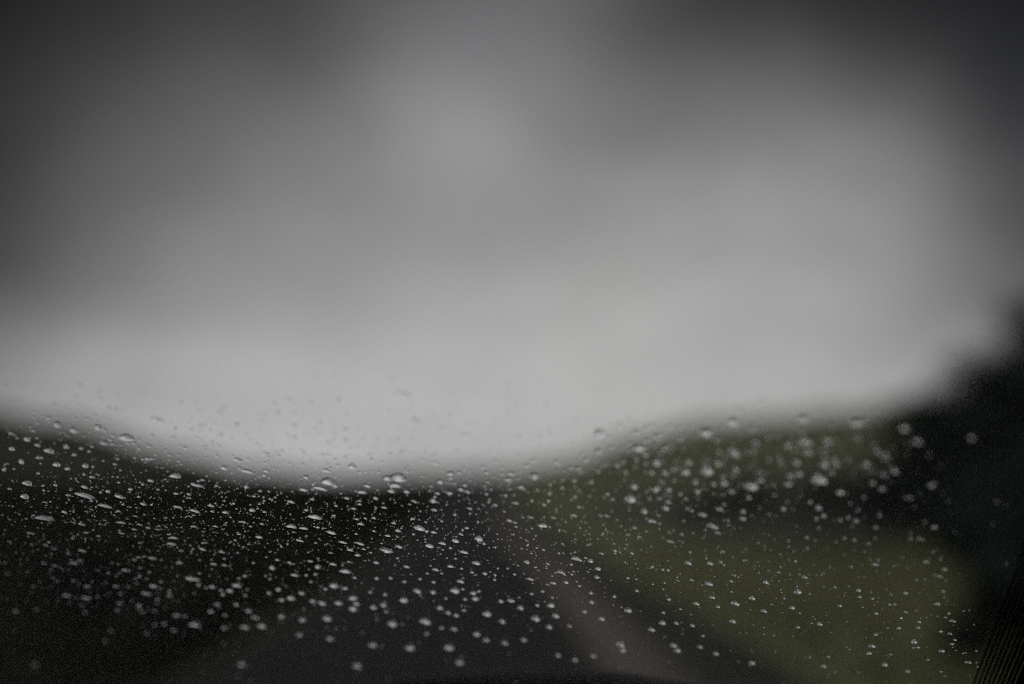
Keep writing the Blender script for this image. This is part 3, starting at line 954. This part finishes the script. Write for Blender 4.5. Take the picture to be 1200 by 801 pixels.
big = planned[:NBIG]
labels = {}
for mx, my, short, lab in MARKS:
    cand = min((i for i in range(len(big)) if i not in labels), key=lambda i: math.hypot(big[i][1][0] - mx, (big[i][1][1] - my) * 1.5))
    labels[cand] = lab
    # landmark position becomes that drop's own place
mark_of = list(labels.keys())
sectors = {}
for i, (pl, d) in enumerate(big):
    if i in labels:
        continue
    j = min(range(len(MARKS)), key=lambda j: math.hypot(big[mark_of[j]][1][0] - d[0], big[mark_of[j]][1][1] - d[1]))
    m = big[mark_of[j]][1]
    ang = math.degrees(math.atan2(d[1] - m[1], d[0] - m[0])) % 360
    s = int(((ang + 22.5) % 360) // 45)
    sectors.setdefault((j, s), []).append((math.hypot(d[0] - m[0], d[1] - m[1]), i))
for (j, s), lst in sectors.items():
    lst.sort()
    for rank, (dist, i) in enumerate(lst):
        (p, W_, L_, coc), d = big[i]
        size = 'large' if W_ * L_ > 9e-6 else 'small' if W_ * L_ > 2.5e-6 else 'tiny'
        shape = 'long' if W_ / L_ > 1.9 else 'oval' if W_ / L_ > 1.25 else 'round'
        foc = 'blurred' if coc > 6.5 else 'soft' if coc > 3.2 else 'sharp'
        where = DIRS[s]
        labels[i] = '%s %s %s raindrop, %s one %s the %s' % (size, shape, foc, ORD[rank], where, MARKS[j][2])

GROUP = 'raindrops on the windscreen'
for i, ((p, W_, L_, coc), d) in enumerate(big):
    asp = W_ / L_
    me = (LONG if asp > 1.6 else ROUND)[i % 8]
    tilt = tilt_for(W_, L_)
    if 'comma' in labels[i]:
        me, tilt = BENT, R(34)
    elif 'streak-like raindrop, alone' in labels[i]:
        me, tilt = HOLLOW, R(12)
    o = bpy.data.objects.new('raindrop', me)
    o.matrix_world = place_matrix(p, W_, L_, tilt, random.uniform(.34, .45))
    col.objects.link(o)
    tag(o, labels[i], 'raindrop', GROUP)


# --- the rest: hundreds of fine droplets, far past the number one could name
def tiny_mesh(segs=8):
    vs = []
    for j in range(3):
        f = math.cos(math.pi / 2 * j / 3)
        for i in range(segs):
            t = 6.28318 * i / segs
            vs.append(Vector((math.cos(t) * f, math.sin(t) * f, (1 - f ** 2.1) ** .9)))
    vs.append(Vector((0, 0, 1)))
    fs = []
    for j in range(2):
        for i in range(segs):
            a, b = j * segs + i, j * segs + (i + 1) % segs
            fs.append((a, b, b + segs, a + segs))
    fs += [(2 * segs + i, 2 * segs + (i + 1) % segs, 3 * segs) for i in range(segs)]
    k = len(vs)
    vs += [Vector((vs[i].x, vs[i].y, 0)) for i in range(segs)]
    fs.append(tuple(reversed(range(k, k + segs))))
    return vs, fs


TV, TF = tiny_mesh()
TV2, TF2 = tiny_mesh(14)
fv, ff, flat = [], [], []


def add_fine(m, hi=False):
    tv, tf = (TV2, TF2) if hi else (TV, TF)
    k = len(fv)
    fv.extend((m @ v) for v in tv)
    for q in tf:
        ff.append(tuple(k + i for i in q))
        flat.append(len(q) <= 4)


for (p, W_, L_, coc), d in planned[NBIG:]:
    add_fine(place_matrix(p, W_, L_, tilt_for(W_, L_), random.uniform(.34, .45)), True)

# density of the finest spray over the pane (view pixels at the glass): centre x, y, spread, how many
SPRAY = [(130, 590, 90, 34, 420), (270, 610, 90, 36, 520), (60, 620, 60, 40, 200), (400, 610, 80, 36, 380), (520, 610, 60, 36, 320), (180, 665, 120, 40, 260),
         (440, 690, 120, 50, 240), (690, 620, 60, 36, 170), (640, 660, 50, 40, 150), (800, 650, 80, 40, 150), (930, 690, 110, 50, 220), (1060, 730, 50, 40, 70),
         (800, 555, 110, 28, 190), (950, 550, 90, 30, 90), (450, 540, 220, 40, 260), (120, 520, 110, 40, 200)]
for cx_, cy_, sx, sy, n_ in SPRAY:
    for i in range(int(n_ * .85)):
        px, py = random.gauss(cx_, sx), random.gauss(cy_, sy)
        if not (-60 < px < 1130 and py < 815):
            continue
        p = on_glass(px, py)
        s = 10 ** random.uniform(-.42, .06) * .001 * random.uniform(.6, 1.1)
        add_fine(place_matrix(p, s, s * random.uniform(.5, .95), R(random.gauss(12, 14)), random.uniform(.34, .45)))
# soft mid-sized drops packed along the skyline
for cx_, cy_, sx, sy, n_ in ((110, 505, 90, 28, 150), (320, 535, 110, 24, 130), (560, 560, 90, 18, 60), (800, 530, 120, 26, 150), (950, 535, 80, 28, 80), (420, 490, 220, 30, 90)):
    for i in range(n_):
        px, py = random.gauss(cx_, sx), random.gauss(cy_, sy)
        if -60 < px < 1090:
            s = 10 ** random.uniform(-.25, .22) * .001
            add_fine(place_matrix(on_glass(px, py), s, s * random.uniform(.5, .95), R(random.gauss(15, 14)), random.uniform(.32, .44)), True)
# and a sparse even scatter over the whole pane
for i in range(1700):
    z = random.uniform(Z0 + .01, Z1 - .05)
    xr = edge_x(z)
    x = random.uniform(2 * XC - xr, xr)
    p = gpoint(x, z, THICK)
    vis = abs(x) < .22
    s = 10 ** random.uniform(-.5, .36 if not vis else -.2 if z > 1.235 else .1) * .001
    add_fine(place_matrix(p, s, s * random.uniform(.5, .95), R(random.gauss(12, 14)), random.uniform(.34, .45)))
me = mesh('fine_rain', fv, ff)
me.polygons.foreach_set('use_smooth', flat)
tag(link('fine_rain', me, M['water']), 'fine spray of tiny droplets between the larger drops on the windscreen', 'droplets', kind='stuff')
